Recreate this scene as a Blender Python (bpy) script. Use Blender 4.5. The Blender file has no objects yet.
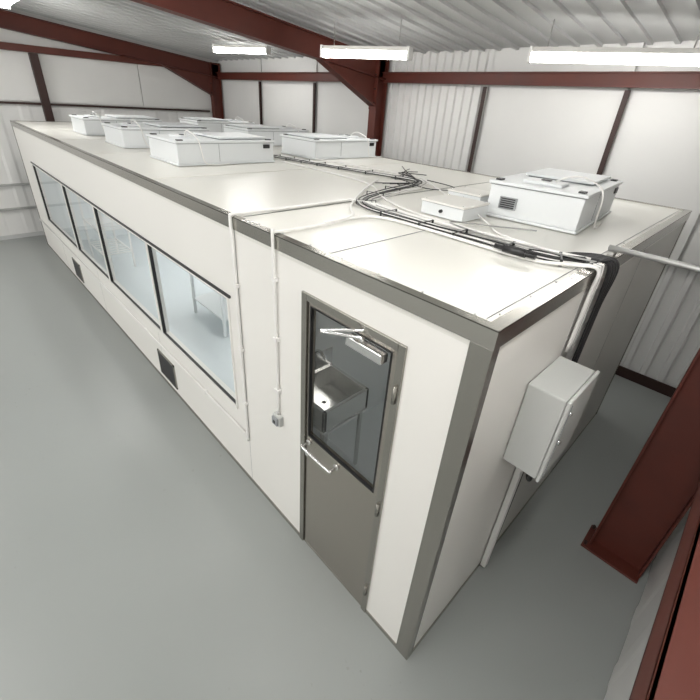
import bpy, bmesh, math, random
from mathutils import Vector, Matrix
random.seed(7)
scene=bpy.context.scene
scene.view_settings.view_transform='Standard'

# ------------------------------------------------------------ materials
def mat(name,col,rough=.5,metal=0,noise=0,nscale=5,bump=0,bscale=200,emit=0,spec=.5,stretch=None,coat=0,rvar=True):
    m=bpy.data.materials.new(name); m.use_nodes=True; nt=m.node_tree; b=nt.nodes['Principled BSDF']
    b.inputs['Base Color'].default_value=(*col,1); b.inputs['Roughness'].default_value=rough
    b.inputs['Metallic'].default_value=metal; b.inputs['Specular IOR Level'].default_value=spec
    b.inputs['Coat Weight'].default_value=coat; b.inputs['Coat Roughness'].default_value=.12
    tc=nt.nodes.new('ShaderNodeTexCoord'); mp=nt.nodes.new('ShaderNodeMapping'); nt.links.new(tc.outputs['Object'],mp.inputs[0])
    if stretch: mp.inputs['Scale'].default_value=stretch
    if noise:
        n=nt.nodes.new('ShaderNodeTexNoise'); n.inputs['Scale'].default_value=nscale; n.inputs['Detail'].default_value=6
        nt.links.new(mp.outputs[0],n.inputs['Vector'])
        mx=nt.nodes.new('ShaderNodeMix'); mx.data_type='RGBA'
        mx.inputs[6].default_value=(*[c*(1-noise) for c in col],1); mx.inputs[7].default_value=(*[min(1,c*(1+noise)) for c in col],1)
        nt.links.new(n.outputs['Fac'],mx.inputs[0]); nt.links.new(mx.outputs[2],b.inputs['Base Color'])
        if rvar:
            mr=nt.nodes.new('ShaderNodeMapRange'); mr.inputs[3].default_value=max(0,rough-.07); mr.inputs[4].default_value=min(1,rough+.1)
            nt.links.new(n.outputs['Fac'],mr.inputs[0]); nt.links.new(mr.outputs[0],b.inputs['Roughness'])
    if bump:
        n2=nt.nodes.new('ShaderNodeTexNoise'); n2.inputs['Scale'].default_value=bscale
        nt.links.new(mp.outputs[0],n2.inputs['Vector'])
        bp=nt.nodes.new('ShaderNodeBump'); bp.inputs['Strength'].default_value=bump; bp.inputs['Distance'].default_value=.01
        nt.links.new(n2.outputs['Fac'],bp.inputs['Height']); nt.links.new(bp.outputs[0],b.inputs['Normal'])
    if emit:
        b.inputs['Emission Color'].default_value=(1,.985,.95,1); b.inputs['Emission Strength'].default_value=emit
    return m
PANEL=mat('cabin_panel_white',(.765,.75,.715),.40,noise=.02,nscale=1.5)
ROOF=mat('cabin_roof_white',(.70,.69,.645),.33,noise=.03,nscale=2,coat=.1)
SIDE=mat('cabin_panel_shaded',(.53,.52,.49),.36,noise=.03,nscale=2)  # greyed panel colour: shade painted in on the far part of the end wall
STEEL=mat('brushed_steel_trim',(.36,.345,.315),.22,metal=.92,noise=.02,nscale=40,stretch=(6,6,.3),rvar=False)
STEELR=mat('brushed_steel_edge',(.42,.405,.37),.22,metal=.92,noise=.02,nscale=40,stretch=(.3,.3,6),rvar=False)
DOORM=mat('stainless_door_skin',(.42,.39,.35),.27,metal=.9,noise=.02,nscale=40,stretch=(6,6,.3),rvar=False)
CHROME=mat('polished_stainless',(.72,.72,.71),.22,metal=.95)
DARK=mat('dark_gap',(.03,.03,.03),.6)
BLACK=mat('black_cable_rubber',(.014,.014,.015),.45)
GREYC=mat('grey_cable_sheath',(.33,.33,.32),.45)
WPLAST=mat('white_pvc_conduit',(.78,.77,.75),.4)
UNIT=mat('unit_white_powdercoat',(.70,.72,.73),.42,noise=.015,nscale=3)
UNITD=mat('unit_seam_grey',(.28,.29,.30),.5)
BOXG=mat('enclosure_grey_paint',(.52,.53,.515),.45,noise=.03,nscale=4)
RED=mat('red_oxide_steel',(.095,.019,.011),.5,noise=.25,nscale=6)
DRED=mat('dark_oxide_steel',(.03,.010,.007),.55,noise=.2,nscale=6)
CLAD=mat('white_cladding',(.70,.695,.68),.5,noise=.04,nscale=2)
CEIL=mat('roof_sheet_grey',(.52,.525,.52),.55,noise=.04,nscale=3)
INT=mat('interior_white',(.74,.78,.80),.4)
INTF=mat('interior_vinyl_floor',(.58,.625,.65),.35,noise=.03)
LAMP=mat('lamp_diffuser',(.9,.9,.88),.4,emit=64)
LAMPN=mat('lamp_diffuser_dimmed',(.9,.9,.88),.4,emit=25)  # same diffuser with emission lowered so the cabin roof does not overexpose
PANELLAMP=mat('led_panel_diffuser',(.9,.9,.9),.4,emit=13)
GALV=mat('galvanised_steel',(.45,.45,.44),.4,metal=.6,noise=.1,nscale=25)
FLOOR=mat('grey_epoxy_floor',(.285,.30,.29),.32,noise=.05,nscale=.6,bump=.04,bscale=3,spec=.42)
nt=FLOOR.node_tree; b=nt.nodes['Principled BSDF']
src=b.inputs['Base Color'].links[0].from_socket
sp=nt.nodes.new('ShaderNodeTexNoise'); sp.inputs['Scale'].default_value=22; sp.inputs['Detail'].default_value=3
sp2=nt.nodes.new('ShaderNodeTexNoise'); sp2.inputs['Scale'].default_value=1.1
tc=[n for n in nt.nodes if n.type=='TEX_COORD'][0]
for s_ in (sp,sp2): nt.links.new(tc.outputs['Object'],s_.inputs['Vector'])
r1=nt.nodes.new('ShaderNodeMapRange'); r1.inputs[1].default_value=.66; r1.inputs[2].default_value=.72; nt.links.new(sp.outputs['Fac'],r1.inputs[0])
r2=nt.nodes.new('ShaderNodeMapRange'); r2.inputs[1].default_value=.54; r2.inputs[2].default_value=.64; nt.links.new(sp2.outputs['Fac'],r2.inputs[0])
mu=nt.nodes.new('ShaderNodeMath'); mu.operation='MULTIPLY'; nt.links.new(r1.outputs[0],mu.inputs[0]); nt.links.new(r2.outputs[0],mu.inputs[1])
mu2=nt.nodes.new('ShaderNodeMath'); mu2.operation='MULTIPLY'; mu2.inputs[1].default_value=.3; nt.links.new(mu.outputs[0],mu2.inputs[0])
mx=nt.nodes.new('ShaderNodeMix'); mx.data_type='RGBA'; mx.inputs[7].default_value=(.15,.15,.13,1)
nt.links.new(mu2.outputs[0],mx.inputs[0]); nt.links.new(src,mx.inputs[6]); nt.links.new(mx.outputs[2],b.inputs['Base Color'])
def glassmat(name,tint,refl=.9):
    g=bpy.data.materials.new(name); g.use_nodes=True; nt=g.node_tree; nt.nodes.clear()
    o=nt.nodes.new('ShaderNodeOutputMaterial'); ms=nt.nodes.new('ShaderNodeMixShader'); tr=nt.nodes.new('ShaderNodeBsdfTransparent'); gl=nt.nodes.new('ShaderNodeBsdfGlossy')
    lw=nt.nodes.new('ShaderNodeLayerWeight'); lw.inputs['Blend'].default_value=.5
    pw=nt.nodes.new('ShaderNodeMath'); pw.operation='POWER'; pw.inputs[1].default_value=4
    ma=nt.nodes.new('ShaderNodeMath'); ma.operation='MULTIPLY_ADD'; ma.inputs[1].default_value=refl; ma.inputs[2].default_value=.04
    tr.inputs[0].default_value=(*tint,1); gl.inputs['Roughness'].default_value=.02
    nt.links.new(lw.outputs['Facing'],pw.inputs[0]); nt.links.new(pw.outputs[0],ma.inputs[0]); nt.links.new(ma.outputs[0],ms.inputs[0])
    nt.links.new(tr.outputs[0],ms.inputs[1]); nt.links.new(gl.outputs[0],ms.inputs[2]); nt.links.new(ms.outputs[0],o.inputs[0])
    return g
GLASS=glassmat('clear_glazing',(.95,.97,.975)); DGLASS=glassmat('door_glazing',(.88,.88,.86))

# ------------------------------------------------------------ mesh builder
def smooth_path(P,n=8):
    P=[Vector(p) for p in P]
    if len(P)<3: return P
    out=[]
    for i in range(len(P)-1):
        p0=P[max(i-1,0)];p1=P[i];p2=P[i+1];p3=P[min(i+2,len(P)-1)]
        for k in range(n):
            t=k/n
            out.append(.5*((2*p1)+(p2-p0)*t+(2*p0-5*p1+4*p2-p3)*t*t+(3*p1-p0-3*p2+p3)*t**3))
    out.append(P[-1]); return out
class MB:
    def __init__(s): s.bm=bmesh.new(); s.mats=[]
    def mi(s,m):
        if m not in s.mats: s.mats.append(m)
        return s.mats.index(m)
    def box(s,x0,x1,y0,y1,z0,z1,m,M=None):
        vs=[s.bm.verts.new((x,y,z)) for x in (x0,x1) for y in (y0,y1) for z in (z0,z1)]
        if M is not None:
            for v in vs: v.co=M@v.co
        k=s.mi(m)
        for f in ((0,1,3,2),(4,6,7,5),(0,4,5,1),(2,3,7,6),(0,2,6,4),(1,5,7,3)):
            fc=s.bm.faces.new([vs[i] for i in f]); fc.material_index=k
    def quad(s,P,m):
        f=s.bm.faces.new([s.bm.verts.new(p) for p in P]); f.material_index=s.mi(m)
    def prism(s,poly,axis,a,b,m):
        def P(p,t): return {'x':(t,p[0],p[1]),'y':(p[0],t,p[1]),'z':(p[0],p[1],t)}[axis]
        A=[s.bm.verts.new(P(p,a)) for p in poly]; B=[s.bm.verts.new(P(p,b)) for p in poly]; k=s.mi(m)
        fs=[s.bm.faces.new(A),s.bm.faces.new(B[::-1])]
        n=len(poly)
        for i in range(n): fs.append(s.bm.faces.new([A[i],B[i],B[(i+1)%n],A[(i+1)%n]]))
        for f in fs: f.material_index=k
    def tube(s,P,r,m,seg=8,smooth=True,n=6):
        P=smooth_path(P,n) if smooth else [Vector(p) for p in P]
        k=s.mi(m); rings=[]; up=None
        for i,p in enumerate(P):
            d=(P[min(i+1,len(P)-1)]-P[max(i-1,0)]).normalized()
            if up is None:
                up=Vector((0,0,1)) if abs(d.z)<.9 else Vector((1,0,0))
            a=(up-d*up.dot(d))
            if a.length<1e-4: a=d.orthogonal()
            a.normalize(); up=a; bb=d.cross(a)
            rings.append([s.bm.verts.new(p+a*r*math.cos(2*math.pi*j/seg)+bb*r*math.sin(2*math.pi*j/seg)) for j in range(seg)])
        for A,B in zip(rings,rings[1:]):
            for j in range(seg):
                f=s.bm.faces.new([A[j],A[(j+1)%seg],B[(j+1)%seg],B[j]]); f.material_index=k; f.smooth=True
        for R_ in (rings[0],rings[-1]):
            f=s.bm.faces.new(R_); f.material_index=k
    def sheet(s,axis,a,b,z0,z1,base,depth,pitch,m,sign=1):
        k=s.mi(m); pts=[]; t=a
        while t<b:
            for (dt,h) in ((0,0),(.55,0),(.65,1),(.9,1)):
                q=t+dt*pitch
                if q<b: pts.append((q,h*depth*sign))
            t+=pitch
        pts.append((b,0))
        V=[]
        for q,h in pts:
            co=(lambda z:(q,base+h,z)) if axis=='x' else (lambda z:(base+h,q,z))
            V.append((s.bm.verts.new(co(z0)),s.bm.verts.new(co(z1))))
        for A,B in zip(V,V[1:]):
            f=s.bm.faces.new([A[0],B[0],B[1],A[1]]); f.material_index=k
    def done(s,name,parent=None,bevel=0,loc=None):
        bmesh.ops.recalc_face_normals(s.bm,faces=s.bm.faces)
        me=bpy.data.meshes.new(name); s.bm.to_mesh(me); s.bm.free()
        for m in s.mats: me.materials.append(m)
        ob=bpy.data.objects.new(name,me); bpy.context.collection.objects.link(ob)
        if parent: ob.parent=parent
        if loc: ob.location=loc
        if bevel:
            bv=ob.modifiers.new('bevel','BEVEL'); bv.width=bevel; bv.segments=2; bv.limit_method='ANGLE'; bv.angle_limit=math.radians(50)
        return ob
def empty(name,loc=(0,0,0)):
    e=bpy.data.objects.new(name,None); e.empty_display_size=.2; e.location=loc; bpy.context.collection.objects.link(e); return e

# ------------------------------------------------------------ dimensions
H=2.35; L=9.76; W=3.54
XE=-10.6; YB=4.69; XR=.90; YN=-9.0
ceil_z=lambda y:3.78+(YB-y)*.105

# ------------------------------------------------------------ warehouse shell
b=MB(); b.box(XE-.1,XR+.1,YN,YB+.1,-.1,0,FLOOR); b.done('floor')
b=MB(); b.box(XE-.1,XR+.1,YB+.04,YB+.1,0,ceil_z(YB)+.1,CLAD)
b.sheet('x',XE,XR,0,1.62,YB+.02,-.035,.2,CLAD)
b.sheet('x',-4.8,-2.9,1.62,ceil_z(YB),YB+.02,-.035,.14,CLAD)
for (a,c) in ((-10.5,-8.58),(-8.56,-6.63),(-6.61,-4.82),(-2.88,-1.13),(-1.11,-.02),(0,XR)):
    b.box(a+.01,c-.01,YB-.015,YB+.03,1.62,ceil_z(YB),CLAD)
b.box(XE+.1,XR,YB-.06,YB-.015,1.59,1.65,GALV)
for x in (-8.57,-6.62,-2.89,-1.12):
    b.box(x-.03,x+.03,YB-.085,YB-.08,0,3.33,DRED); b.box(x-.03,x-.024,YB-.08,YB-.016,0,3.33,DRED)
b.done('wall_back')
b=MB(); b.box(XE-.1,XE,YN,YB+.04,0,5.2,CLAD); 
ys=[-8,-6,-4,-2,.75,2.7,4.6]
for a,c in zip(ys,ys[1:]): b.box(XE-.01,XE+.03,a+.012,c-.012,2.66,3.5,CLAD)
b.sheet('y',YN,YB,0,2.6,XE+.005,.012,.5,CLAD)
b.done('wall_left')
b=MB(); b.box(XR+.03,XR+.1,YN,YB+.04,0,5.2,CLAD); b.sheet('y',YN,YB,0,5.15,XR+.02,-.006,.5,CLAD); b.done('wall_right')
b=MB()
b.prism([(YB+.1,ceil_z(YB+.1)),(YN,ceil_z(YN)),(YN,ceil_z(YN)+.08),(YB+.1,ceil_z(YB+.1)+.08)],'x',XE-.1,XR+.1,CEIL)
x=XE
while x<XR:
    b.prism([(YB,ceil_z(YB)-.03),(YN,ceil_z(YN)-.03),(YN,ceil_z(YN)+.01),(YB,ceil_z(YB)+.01)],'x',x,x+.05,CEIL); x+=.25
b.done('ceiling')
b=MB(); b.box(XE,XR,YB-.05,YB-.03,0,.14,DRED); b.done('baseboard_back')
b=MB(); b.box(XE+.03,XE+.06,YN,YB,0,.08,CEIL); b.done('baseboard_left')

def portal(x,name,w=.16):
    e=empty(name)
    b=MB()
    b.box(x-w/2,x+w/2,YB-.30,YB-.285,0,3.7,RED); b.box(x-w/2,x+w/2,YB-.075,YB-.06,0,3.7,RED); b.box(x-.01,x+.01,YB-.29,YB-.07,0,3.7,RED)
    b.box(x-w/2-.03,x+w/2+.03,YB-.33,YB-.06,0,.02,RED)
    b.done('column',e,.003)
    b=MB()
    lo=lambda y:ceil_z(y)-.40; hi=lambda y:ceil_z(y)-.12
    y0=YB-.08; y1=YN
    b.prism([(y0,lo(y0)),(y1,lo(y1)),(y1,hi(y1)),(y0,hi(y0))],'x',x-.01,x+.01,RED)
    b.prism([(y0,lo(y0)),(y1,lo(y1)),(y1,lo(y1)+.015),(y0,lo(y0)+.015)],'x',x-w/2,x+w/2,RED)
    b.prism([(y0,hi(y0)),(y1,hi(y1)),(y1,hi(y1)-.015),(y0,hi(y0)-.015)],'x',x-w/2,x+w/2,RED)
    b.done('rafter',e)
    b=MB(); yh=YB-1.5
    b.prism([(YB-.28,2.98),(yh,lo(yh)),(YB-.28,lo(YB-.28)+.02)],'x',x-.012,x+.012,RED)
    b.prism([(YB-.28,2.98),(yh,lo(yh)),(yh,lo(yh)+.02),(YB-.28,3.005)],'x',x-w/2,x+w/2,RED)
    b.box(x-w/2,x+w/2,YB-.31,YB-.28,2.95,3.7,RED)
    for z in (3.05,3.25,3.45):
        for dx in (-.045,.045): b.tube([(x+dx,YB-.34,z),(x+dx,YB-.3,z)],.012,DRED,6,False)
    b.done('haunch',e)
    return e
portal(-4.8,'steel_portal_frame'); portal(-10.44,'steel_portal_frame.001')
b=MB(); b.box(XE+.1,XR,YB-.12,YB-.11,3.35,3.50,RED); b.box(XE+.1,XR,YB-.17,YB-.09,3.35,3.362,RED); b.box(XE+.1,XR,YB-.17,YB-.09,3.488,3.5,RED); b.done('eave_beam')
b=MB(); b.box(XE+.03,XE+.12,YN,YB-.35,3.5,3.62,RED); b.done('end_wall_beam')
b=MB(); b.box(XE+.075,XE+.19,.68,.82,0,3.49,DRED); b.done('end_wall_post')
b=MB()
for z in (2.62,1.10,.62): b.box(XE+.032,XE+.072,YN,YB-.35,z-.02,z+.02,DRED if z>2 else GALV)
b.done('end_wall_rail')
b=MB(); 
b.box(.51,.525,1.68,1.86,0,4.0,RED); b.box(.855,.87,1.68,1.86,0,4.0,RED); b.box(.52,.86,1.76,1.775,0,4.0,RED)
b.box(.47,.87,1.64,1.90,0,.02,RED)
for (x,y) in ((.49,1.67),(.49,1.87)): b.tube([(x,y,.02),(x,y,.05)],.014,DRED,6,False)
b.done('steel_column',None,.003)
b=MB(); b.box(.72,.735,-4,1.63,1.67,1.83,RED); b.box(.72,.87,-4,1.63,1.815,1.83,RED); b.box(.72,.87,-4,1.63,1.67,1.685,RED); b.done('side_rail_beam',None,.003)

# ------------------------------------------------------------ cleanroom cabin
cab=empty('modular_cleanroom_cabin')
dl,dr,dt=-1.058,-.361,2.104
wx=[-8.746,-6.686,-5.157,-3.452,-1.908]; wt,wb=1.757,.739
T=.06
b=MB()
b.box(-L,wx[0],0,T,0,H-.1,PANEL); b.box(wx[0],wx[4],0,T,0,wb,PANEL); b.box(wx[0],wx[4],0,T,wt,H-.1,PANEL)
b.box(wx[4],dl,0,T,0,H-.1,PANEL); b.box(dl,dr,0,T,dt,H-.1,PANEL); b.box(dr,0,0,T,0,H-.1,PANEL)
b.done('front_wall',cab)
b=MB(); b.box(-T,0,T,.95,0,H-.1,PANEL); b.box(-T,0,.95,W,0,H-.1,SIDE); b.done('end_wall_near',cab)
b=MB(); b.box(-L,-T,W-T,W,0,H-.1,INT); b.box(-L,-L+T,T,W-T,0,H-.1,INT); b.done('far_walls',cab)
b=MB(); b.box(-1.82,-1.76,T,W-T,0,H-.1,INT); b.done('partition_wall',cab)
b=MB(); b.box(-L,0,0,W,H-.1,H-.003,ROOF); b.done('roof_deck',cab)
b=MB()
for x in (-1.763,-3.2,-4.9,-6.45,-8.1): b.box(x-.02,x+.02,.06,W-.06,H-.003,H+.001,ROOF)
for y in (1.98,): b.box(-L+.05,-1.8,y-.012,y+.012,H-.003,H+.0005,ROOF)
b.box(-.95,-.93,.06,.9,H-.003,H+.001,ROOF)
for x in (-1.744,-.928): b.box(x-.001,x+.001,.06,W-.06 if x<-1 else .9,H-.003,H+.0013,UNITD)
b.box(-.075,-.073,.06,W-.06,H-.003,H+.001,UNITD)
k=.12
while k<1.7:
    for (xx,yy) in ((-k,.055),(-.06,k*1.1)):
        b.tube([(xx,yy,H-.003),(xx,yy,H+.003)],.005,GALV,6,False)
    k+=.24
b.done('roof_joint_strips',cab)
b=MB(); b.box(-L+T,-T,T,W-T,0,.004,INTF); b.done('interior_floor',cab)
b=MB()
b.box(-L-.006,.008,-.008,0,H-.075,H+.004,STEELR); b.box(-L,.008,-.008,.035,H,H+.006,STEELR)
b.box(0,.008,.0,W,H-.075,H+.004,STEELR); b.box(-.045,.008,.036,W,H,H+.006,STEELR)
b.box(-L-.008,-L,-.008,W,H-.075,H+.006,STEELR); b.box(-L,-L+.035,.036,W,H,H+.006,STEELR)
b.box(-L,0,W,W+.008,H-.075,H+.006,STEELR); b.box(-L,0,W-.035,W,H,H+.0055,STEELR)
b.done('roof_edge_trim',cab)
b=MB(); b.box(-.085,.007,-.007,0,0,H-.076,STEEL); b.box(0,.007,0,.045,0,H-.076,STEEL); b.box(0,.006,W-.05,W+.006,0,H-.076,STEEL); b.box(-L-.006,-L+.05,-.006,0,0,H-.076,STEEL)
b.done('corner_post_trim',cab,.001)
b=MB(); b.box(-L,dl-.011,-.006,0,0,.035,STEELR); b.box(dr+.011,-.086,-.006,0,0,.035,STEELR); b.box(0,.006,.046,W,0,.035,STEELR); b.done('floor_channel',cab)
b=MB()
for x in (-8.0,-5.8,-3.6):
    b.box(x-.001,x+.001,-.001,0,.04,wb-.05,UNITD)
b.box(-1.7615,-1.7585,-.001,0,.04,H-.08,UNITD)
b.box(-.0,.0012,.948,.952,.04,H-.08,UNITD); b.box(0,.0012,2.1,2.104,.04,H-.08,UNITD)
b.done('panel_joints',cab)
for i in range(4):
    a,c=wx[i],wx[i+1]
    w=empty('window_%d'%(i+1)); w.parent=cab
    b=MB(); f=.022
    b.box(a,c,-.008,T+.005,wt-f,wt,PANEL); b.box(a,c,-.012,T+.005,wb,wb+f,PANEL)
    b.box(a,a+f,-.008,T+.005,wb+f,wt-f,PANEL); b.box(c-f,c,-.008,T+.005,wb+f,wt-f,PANEL)
    g=.008
    b.box(a+f,c-f,-.002,T-.02,wt-f-g,wt-f,BLACK); b.box(a+f,c-f,-.002,T-.04,wb+f,wb+f+g,BLACK)
    b.box(a+f,a+f+g,-.002,T-.03,wb+f,wt-f,BLACK); b.box(c-f-g,c-f,-.002,T-.03,wb+f,wt-f,BLACK)
    b.done('frame',w)
    b=MB(); b.quad([(a+f,.013,wb+f),(c-f,.013,wb+f),(c-f,.013,wt-f),(a+f,.013,wt-f)],GLASS); b.done('glass',w)
b=MB(); b.box(wx[0]-.02,wx[4]+.03,-.014,0,wt,wt+.018,BLACK); b.done('window_head_trim',cab)
for i,(a,c) in enumerate(((-7.4,-6.95),(-3.72,-3.28))):
    b=MB(); z0,z1=.10,.42
    b.box(a,c,-.012,0,z0,z0+.02,STEEL); b.box(a,c,-.012,0,z1-.02,z1,STEEL); b.box(a,a+.02,-.012,0,z0,z1,STEEL); b.box(c-.02,c,-.012,0,z0,z1,STEEL)
    b.box(a+.02,c-.02,-.003,-.001,z0+.02,z1-.02,DARK)
    n=7
    for k in range(n):
        z=z0+.03+k*(z1-z0-.05)/n
        b.prism([(-.013,z),(-.003,z+.018),(-.003,z+.021),(-.013,z+.003)],'x',a+.02,c-.02,BLACK)
    b.done('wall_vent_%d'%(i+1),cab)
d=empty('door_1'); d.parent=cab
b=MB(); f=.032
b.box(dl-.01,dl+f,-.012,T,0,dt+.01,STEEL); b.box(dr-f,dr+.01,-.012,T,0,dt+.01,STEEL); b.box(dl+f,dr-f,-.012,T,dt-f,dt+.01,STEEL); b.box(dl+f,dr-f,0,T,0,.012,STEEL)
b.done('frame',d,.003)
a,c=dl+f+.005,dr-f-.005; gz0,gz1=1.12,2.045
b=MB()
b.box(a,c,.002,.042,.012,gz0-.0,DOORM); b.box(a,c,.002,.042,gz1,dt-f-.005,DOORM)
b.box(a,a+.018,.002,.042,gz0,gz1,DOORM); b.box(c-.03,c,.002,.042,gz0,gz1,DOORM)
b.done('leaf',d,.002)
b=MB(); b.quad([(a+.018,.023,gz0),(c-.03,.023,gz0),(c-.03,.023,gz1),(a+.018,.023,gz1)],DGLASS); b.done('glass',d)
b=MB()
for (p,q,r,s_) in ((a+.018,a+.024,gz0,gz1),(c-.036,c-.03,gz0,gz1),(a+.024,c-.036,gz0,gz0+.006),(a+.024,c-.036,gz1-.006,gz1)): b.box(p,q,-.002,.02,r,s_,BLACK)
b.done('glazing_bead',d)
b=MB(); z=1.07
b.tube([(a+.03,.0,z),(a+.03,-.045,z),(a+.045,-.06,z),(a+.28,-.06,z),(a+.295,-.045,z),(a+.295,0,z)],.010,CHROME,10,True,4)
for x in (a+.03,a+.295): b.tube([(x,.002,z),(x,-.008,z)],.020,CHROME,14,False)
b.done('pull_handle',d)
b=MB(); b.box(c-.28,c-.05,-.05,.0,dt-.12,dt-.07,CHROME)
b.tube([(c-.19,-.03,dt-.065),(c-.19,-.03,dt-.045)],.013,CHROME,10,False)
b.tube([(c-.19,-.03,dt-.05),(c-.36,-.14,dt-.05),],.009,CHROME,8,False); b.tube([(c-.36,-.14,dt-.045),(c-.20,-.01,dt-.02)],.008,CHROME,8,False)
b.done('door_closer',d,.004)
b=MB()
for z in (.25,1.05,1.85): b.tube([(dr-.012,-.016,z-.05),(dr-.012,-.016,z+.05)],.010,STEEL,10,False)
b.tube([(a+.02,-.012,.96),(a+.02,.0,.96)],.014,CHROME,12,False)
b.done('hinges',d)

for i,(x,y) in enumerate(((-2.9,1.7),(-4.6,1.7),(-6.3,1.7),(-8.2,1.7))):
    b=MB(); b.box(x-.6,x+.6,y-.3,y+.3,H-.125,H-.101,PANEL); b.box(x-.57,x+.57,y-.27,y+.27,H-.128,H-.125,PANELLAMP); b.done('ceiling_light_panel_%d'%(i+1),cab)
b=MB(); x,y=-.6,1.8; b.box(x-.2,x+.2,y-.2,y+.2,H-.12,H-.101,PANELLAMP); b.done('lobby_light_panel',cab)
b=MB(); x0,x1,y0,y1,zt=-1.755,-1.27,.38,.88,.9
b.box(x0,x0+.03,y0,y1,zt-.2,zt,CHROME); b.box(x1-.03,x1,y0,y1,zt-.2,zt,CHROME); b.box(x0,x1,y0,y0+.03,zt-.2,zt,CHROME); b.box(x0,x1,y1-.03,y1,zt-.2,zt,CHROME)
b.box(x0,x1,y0,y1,zt-.22,zt-.2,CHROME); b.box(x0-.0,x0+.012,y0,y1,zt,zt+.18,CHROME)
b.tube([(x0+.05,.63,zt),(x0+.05,.63,zt+.22),(x0+.12,.63,zt+.29),(x0+.2,.63,zt+.24)],.012,CHROME,10)
b.tube([(x0+.2,.63,zt-.2),(x0+.2,.63,0.01)],.025,WPLAST,10,False)
b.box(x0+.01,x0+.06,y0+.05,y0+.08,.005,zt-.2,CHROME); b.box(x0+.01,x0+.06,y1-.08,y1-.05,.005,zt-.2,CHROME); b.box(x1-.05,x1-.02,y0+.03,y0+.06,.005,zt-.2,CHROME); b.box(x1-.05,x1-.02,y1-.06,y1-.03,.005,zt-.2,CHROME)
b.done('wash_basin',None,.004)
b=MB(); b.box(-1.755,-1.66,1.15,1.38,1.35,1.62,WPLAST); b.box(-1.66,-1.65,1.18,1.35,1.37,1.42,UNITD); b.done('paper_towel_dispenser',None,.01)
def table(x0,x1,y0,y1,z,name,shelf=True):
    b=MB(); b.box(x0,x1,y0,y1,z-.03,z,UNIT)
    for x in (x0+.02,x1-.06):
        for y in (y0+.02,y1-.06): b.box(x,x+.04,y,y+.04,.005,z-.03,UNIT)
    if shelf: b.box(x0+.03,x1-.03,y0+.03,y1-.03,.25,.27,UNIT)
    b.done(name,None,.003)
table(-5.1,-4.1,1.0,1.6,.88,'work_table')
def rack(x0,x1,y0,y1,zs,name):
    b=MB()
    for x in (x0,x1-.03):
        for y in (y0,y1-.03): b.box(x,x+.03,y,y+.03,.005,zs[-1]+.03,WPLAST)
    for z in zs:
        b.box(x0,x1,y0,y0+.02,z,z+.025,WPLAST); b.box(x0,x1,y1-.02,y1,z,z+.025,WPLAST)
        n=8
        for k in range(n): xx=x0+.03+(x1-x0-.08)*k/(n-1); b.box(xx,xx+.02,y0,y1,z,z+.015,WPLAST)
    b.done(name)
rack(-8.5,-7.5,.5,1.0,(.3,.75,1.2),'shelving_rack')

# ------------------------------------------------------------ fan filter units
def ffu(cx,cy,name,flip=False,w=.375,rot=0,l=.575,h=.20,vent=False):
    e=empty(name,(cx,cy,H+.002)); e.rotation_euler=(0,0,math.radians(rot))
    b=MB()
    b.box(-w,w,-l,l,.0,.018,UNIT); b.box(-w+.012,w-.012,-l+.012,l-.012,.018,h,UNIT); b.done('housing',e,.006)
    b=MB(); b.box(-w-.004,w+.004,-l-.004,l+.004,h,h+.022,UNIT); b.done('lid',e,.005)
    b=MB(); b.box(-w+.006,w-.006,-l+.006,l-.006,h-.006,h,UNITD); b.done('gasket',e)
    b=MB(); s=-1 if flip else 1
    ya,yb=(-.06,l-.07) if not flip else (-l+.07,.06)
    b.box(-w+.1,w-.1,ya,yb,h+.022,h+.032,UNITD); b.box(-w+.08,w-.08,ya-.02,yb+.02,h+.032,h+.05,UNIT); b.done('prefilter_cover',e,.004)
    b=MB(); yc=-.34*s; 
    b.box(-.13,.13,yc-.09,yc+.09,h+.022,h+.045,UNIT); b.done('control_cover',e,.006)
    b=MB()
    b.box(-.03,.03,yc-.02,yc+.02,h+.045,h+.052,BLACK)
    for sx in (-1,1):
        b.box(sx*(w-.011)-.002,sx*(w-.011)+.002,-.12,-.116,.03,h-.01,UNITD)
        b.box(sx*(w-.008)-.008,sx*(w-.008)+.008,l-.15,l-.07,h-.06,h-.02,BLACK)
        b.box(sx*(w-.05)-.02,sx*(w-.05)+.02,-l+.03,-l+.09,h+.022,h+.032,BLACK)
        b.box(sx*(w-.05)-.02,sx*(w-.05)+.02,l-.09,l-.03,h+.022,h+.032,BLACK)
    if vent:
        b.box(-w+.10,-w+.22,-l-.002,-l+.014,.07,.15,UNITD)
        for q in range(5): b.box(-w+.11,-w+.21,-l-.006,-l,.08+q*.014,.087+q*.014,BLACK)
    b.done('handles',e)
    b=MB(); b.tube([(.06,yc,h+.05),(.14,yc-.02,h+.09),(.24,yc-.03,h+.10),(w+.04,yc-.02,h+.03),(w+.05,yc+.02,.05),(w+.05,yc+.1,.012),(w+.04,yc+.3,.012)],.006,WPLAST,6); b.done('supply_cable',e)
    return e
n=0
for (cx,cy,fl,w_,r_,l_,h_) in ((-4.10,1.09,False,.375,0,.575,.21),(-5.66,1.09,False,.375,0,.575,.21),(-7.30,1.09,False,.375,0,.575,.21),(-7.30,2.84,True,.375,0,.575,.21),(-5.66,2.84,True,.375,0,.575,.21),(-4.12,2.86,True,.375,0,.575,.21),(-.68,2.12,False,.32,5,.53,.225)):
    ffu(cx,cy,'fan_filter_unit'+('' if n==0 else '.%03d'%n),fl,w_,r_,l_,h_,n==6); n+=1
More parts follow.
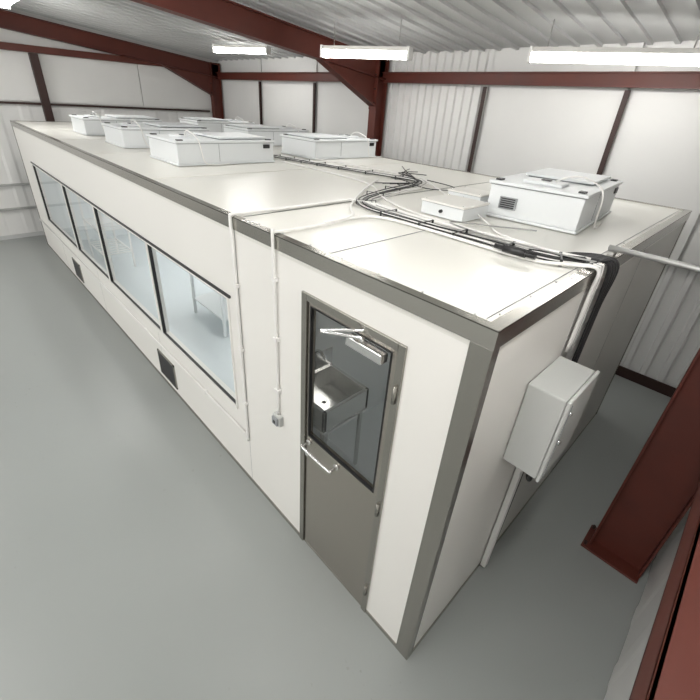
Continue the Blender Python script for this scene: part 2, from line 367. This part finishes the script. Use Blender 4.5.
def jbox(x0,x1,y0,y1,h,name):
    b=MB(); z=H+.002; b.box(x0,x1,y0,y1,z,z+h,UNIT); b.box(x0-.006,x1+.006,y0-.006,y1+.006,z+h,z+h+.014,PANEL); b.box(x0-.001,x1+.001,y0-.001,y1+.001,z+h-.004,z+h,UNITD)
    for x in (x0+.02,x1-.02):
        for y in (y0+.02,y1-.02): b.tube([(x,y,z+h+.013),(x,y,z+h+.017)],.006,CHROME,6,False)
    b.tube([(x0-.02,(y0+y1)/2,z+h*.5),(x0+.01,(y0+y1)/2,z+h*.5)],.012,BLACK,8,False)
    b.tube([((x0+x1)/2,y0-.02,z+h*.5),((x0+x1)/2,y0+.01,z+h*.5)],.012,BLACK,8,False)
    b.done(name,None,.004)
jbox(-1.24,-.90,1.20,1.52,.085,'junction_box'); jbox(-1.42,-1.12,1.80,2.04,.07,'junction_box.001')

# ------------------------------------------------------------ cable run
run=empty('roof_cable_run')
z=H+.010
main=[(-5.2,1.86),(-4.2,1.9),(-3.2,2.05),(-2.5,2.2),(-2.1,2.25),(-1.95,2.0),(-1.85,1.5),(-1.72,1.1),(-1.5,.93),(-1.1,.90),(-.6,.90),(-.25,.93),(-.08,1.0)]
def off(o,jit=.008,dz=.0):
    out=[]
    for i,(x,y) in enumerate(main):
        x0,y0=main[max(i-1,0)]; x1,y1=main[min(i+1,len(main)-1)]; l_=math.hypot(x1-x0,y1-y0); nx,ny=-(y1-y0)/l_,(x1-x0)/l_
        out.append((x+nx*o+random.uniform(-jit,jit),y+ny*o+random.uniform(-jit,jit),z+dz+random.uniform(0,.01)))
    return out
b=MB()
for k in range(3):
    o=(k-1)*.034
    P=off(o,.006)
    yy=1.06+k*.03
    P+=[(.0,yy,H+.035),(.03+.004*k,yy+.02,H+.015),(.036,yy+.04,H-.12),(.035,yy+.04,2.0),(.035,yy+.02,1.75),(.03,yy-.02,1.55),(.03,yy-.01,1.30)]
    b.tube(P,.0048,BLACK,7)
for k in range(4):
    P=[(-2.9+k*.2,3.0-.1*k,z),(-2.5,2.6-k*.05,z+.01),(-2.15,2.3,z+.012),(-1.98,2.05+.02*k,z+.015),(-2.2+.05*k,1.75+.05*k,z)]
    b.tube(P,.0045,BLACK,6)
b.tube([(-2.35,2.15,z),(-2.1,2.05,z+.02),(-1.75,1.95,z+.01),(-1.6,2.2,z),(-1.75,2.35,z),(-2.0,2.3,z+.02)],.0045,BLACK,6)
for k in range(4):
    b.tube([(-.34+.05*k,.98+.03*k,z+.004),(-.14,1.03+.032*k,H+.022),(-.02,1.07+.03*k,H+.034),(.04+.004*k,1.09+.03*k,H-.005),(.04,1.11+.025*k,H-.22),(.038,1.12+.02*k,1.95),(.038,1.11+.015*k,1.65),(.035,1.08,1.3),(.03,1.06,1.0)],.009,BLACK,8)
b.done('black_cable_bundle',run)
b=MB()
for k in range(6):
    o=(.018,-.018,.06,.08,.10,.125)[k]
    P=off(o,.008)[(0 if k<2 else 1):]
    yy=.97+k*.013
    P+=[(.0,yy,H+.025),(.02,yy,H+.01),(.024,yy,H-.12),(.018,yy,1.9)]
    b.tube(P,.0046,(GREYC if k in (0,3) else WPLAST),7)
b.tube([(-3.72,1.75,H+.012),(-2.6,1.72,H+.012),(-2.1,1.6,H+.012),(-1.7,1.3,H+.012),(-1.2,1.1,H+.012),(-.5,1.08,H+.012),(-.15,1.10,H+.015)],.007,WPLAST,7)
b.tube([(-3.9,2.3,H+.012),(-3.0,2.4,H+.012),(-2.3,2.5,H+.012),(-2.0,2.3,H+.02),(-1.5,1.9,H+.012),(-1.3,1.7,H+.012),(-1.2,1.36,H+.03)],.007,WPLAST,7)
b.tube([(-.9,1.4,H+.03),(-.75,1.3,H+.012),(-.6,1.15,H+.012),(-.3,1.06,H+.02),(-.05,1.05,H+.035)],.006,WPLAST,7)
b.tube([(-.5,1.45,z),(-.7,1.25,z+.01),(-.9,1.05,z+.02),(-.6,.98,z+.02),(-.2,1.0,z+.02),(.0,1.04,H+.03)],.005,GREYC,6)
b.tube([(-1.12,1.92,H+.03),(-1.0,1.85,H+.012),(-1.0,1.6,H+.012),(-1.07,1.52,H+.03)],.006,GREYC,7)
b.done('white_cables',run)
b=MB()
for i in range(len(main)-1):
    (x0,y0),(x1,y1)=main[i],main[i+1]; dd=math.hypot(x1-x0,y1-y0); m_=max(1,int(dd/.24))
    for j in range(m_):
        t=(j+.5)/m_; ang=math.atan2(y1-y0,x1-x0)
        M=Matrix.Translation((x0+(x1-x0)*t,y0+(y1-y0)*t,H+.001))@Matrix.Rotation(ang,4,'Z')
        b.box(-.010,.010,-.075,.075,0,.003,GALV,M); b.box(-.007,.007,-.075,-.071,0,.035,BLACK,M); b.box(-.007,.007,.071,.075,0,.035,BLACK,M)
        b.box(-.005,.005,-.071,.071,.030,.033,BLACK,M)
b.done('cable_clips',run)
b=MB(); r=.011
b.tube([(-9.7,-.014,.56),(-1.80,-.014,.56)],r,WPLAST,8,False)
b.tube([(-1.80,-.014,.56),(-1.765,-.014,.575),(-1.76,-.014,.62),(-1.76,-.018,2.0),(-1.76,-.022,H-.02),(-1.76,-.01,H+.018),(-1.76,.05,H+.018),(-1.76,.5,H+.013),(-1.755,.9,H+.013),(-1.70,1.0,H+.014),(-1.4,1.02,H+.014),(-.4,1.02,H+.014),(-.12,1.06,H+.02)],r,WPLAST,8)
for x in (-8.5,-7,-5.5,-4,-2.5): b.box(x-.012,x+.012,-.028,0,.54,.58,WPLAST)
for zz in (.9,1.4,1.9): b.box(-1.78,-1.74,-.028,0,zz-.012,zz+.012,WPLAST)
b.tube([(-1.31,-.014,1.09),(-1.31,-.014,1.6),(-1.31,-.022,H-.03),(-1.31,-.012,H+.018),(-1.31,.05,H+.018),(-1.31,.35,H+.013),(-1.33,.6,H+.013),(-1.25,.78,H+.013),(-.9,.82,H+.013),(-.3,.82,H+.013),(-.1,.9,H+.02),(.02,.94,H+.025),(.024,.95,H-.1),(.018,.95,1.9)],.009,WPLAST,8)
b.tube([(-1.31,.35,H+.02),(-1.36,.62,H+.02),(-1.6,.85,H+.02),(-2.0,1.4,H+.012),(-2.3,1.9,H+.012)],.009,WPLAST,8)
for zz in (1.3,1.7,2.1): b.box(-1.33,-1.29,-.028,0,zz-.012,zz+.012,WPLAST)
b.done('white_conduits',run)
b=MB(); b.tube([(-.40,.80,H+.04),(-.28,.80,H+.04)],.020,BLACK,12,False); b.tube([(-.45,.80,H+.04),(-.23,.80,H+.04)],.013,BLACK,12,False); b.done('cable_coupler',run)
b=MB()
for y in (1.03,1.23): b.box(.008,.03,y-.008,y+.008,1.1,H-.1,GALV)
for k in range(11): b.box(.012,.022,1.03,1.23,1.15+k*.105,1.165+k*.105,GALV)
b.done('cable_ladder',run)
b=MB(); b.tube([(-.06,1.38,H+.035),(XR-.01,1.38,H+.035)],.016,GALV,12,False); b.box(-.05,-.02,1.34,1.42,H+.004,H+.02,GALV); b.done('galvanised_pipe',run)
b=MB(); b.box(0.008,.04,.86,.91,0.03,1.33,WPLAST); b.box(.04,.044,.863,.907,0.03,1.33,WPLAST); b.done('cable_trunking',run,.003)
b=MB()
b.tube([(.06,.83,1.33),(.055,.85,1.2),(.03,.93,1.1),(.025,.97,.9),(.02,.97,.03)],.012,BLACK,8)
b.tube([(.10,.76,1.33),(.11,.80,1.15),(.09,.90,1.0),(.05,1.02,.95),(.03,1.08,1.1)],.014,BLACK,8)
b.done('enclosure_cables',run)
b=MB(); b.box(-1.35,-1.27,-.035,0,1.01,1.09,BOXG); b.box(-1.34,-1.28,-.05,-.035,1.02,1.08,UNITD); b.box(-1.32,-1.30,-.054,-.05,1.035,1.06,BLACK); b.done('wall_isolator_switch',None,.004)

e=empty('electrical_enclosure')
b=MB(); b.box(.003,.185,.53,.92,1.37,1.88,BOXG); b.done('body',e,.008)
b=MB(); b.box(.187,.205,.525,.925,1.365,1.885,BOXG); b.done('door',e,.006)
b=MB()
b.box(.205,.209,.55,.555,1.39,1.86,UNITD); b.tube([(.2,.575,1.62),(.215,.575,1.62)],.013,CHROME,10,False); b.tube([(.2,.575,1.80),(.215,.575,1.80)],.01,CHROME,10,False)
for zz in (1.47,1.78): b.tube([(.196,.93,zz-.03),(.196,.93,zz+.03)],.008,BOXG,8,False)
b.done('locks_and_hinges',e)
b=MB()
for k in range(4): b.tube([(.06+.02*(k%2),.62+k*.07,1.37),(.06+.02*(k%2),.62+k*.07,1.34)],.014,BLACK,8,False)
b.done('cable_glands',e)

# ------------------------------------------------------------ strip lights
def strip(cx,cy,cz,yaw,name,half=.62,lamp=LAMP):
    e=empty(name,(cx,cy,cz)); e.rotation_euler=(0,0,math.radians(yaw))
    b=MB(); b.prism([(-.07,.03),(-.05,.075),(.05,.075),(.07,.03)],'x',-half,half,PANEL)
    for x in (-half+.15,half-.15): b.tube([(x,0,.07),(x,0,ceil_z(cy+.25)-cz-.06)],.006,GALV,6,False)
    b.done('body',e)
    b=MB(); b.prism([(-.072,.03),(-.062,-.02),(-.025,-.045),(.025,-.045),(.062,-.02),(.072,.03)],'x',-half+.02,half-.02,lamp)
    b.done('diffuser',e)
    b=MB()
    for x in (-half,half-.02): b.box(x-.003,x+.023,-.078,.078,-.05,.078,WPLAST)
    b.done('end_caps',e)
ls=[(-3.61,2.92,3.545,22,.57),(-7.25,3.40,3.74,24,.58),(-1.04,3.55,3.52,20,.73),
    (-8,.2,4.0,0,.62),(-4.0,.2,4.0,0,.62),(-8,-3,4.25,0,.62),(-4.0,-3,4.25,0,.62),(-1.2,-3,4.25,0,.62),(-3.8,-6.5,4.55,0,.62),(-1.2,-6.5,4.55,0,.62),(-8,-6.5,4.55,0,.62),(-1.6,.0,4.0,0,.62),(.42,-.4,4.0,90,.62)]  # unseen strips added as fill; the turned one brightens the cabin end wall
for i,(x,y,zz,yaw,hf) in enumerate(ls): strip(x,y,zz,yaw,'strip_light'+('' if i==0 else '.%03d'%i),hf,LAMPN if i in (0,1,2,4,11) else LAMP)

w=bpy.data.worlds.new('warehouse_ambient'); scene.world=w; w.use_nodes=True
w.node_tree.nodes['Background'].inputs[0].default_value=(1,.99,.97,1); w.node_tree.nodes['Background'].inputs[1].default_value=1.8

cd=bpy.data.cameras.new('camera'); cam=bpy.data.objects.new('camera',cd); bpy.context.collection.objects.link(cam); scene.camera=cam
cd.sensor_width=36; cd.lens=400.857/700*36; cd.shift_x=.00423; cd.shift_y=-.03844; cd.clip_start=.02
R=Matrix(((.68765,-.38446,.61590),(.72342,.29089,-.62613),(.06156,.87611,.47816))).to_4x4()
cam.matrix_world=Matrix.Translation((.479,-1.221,2.998))@R
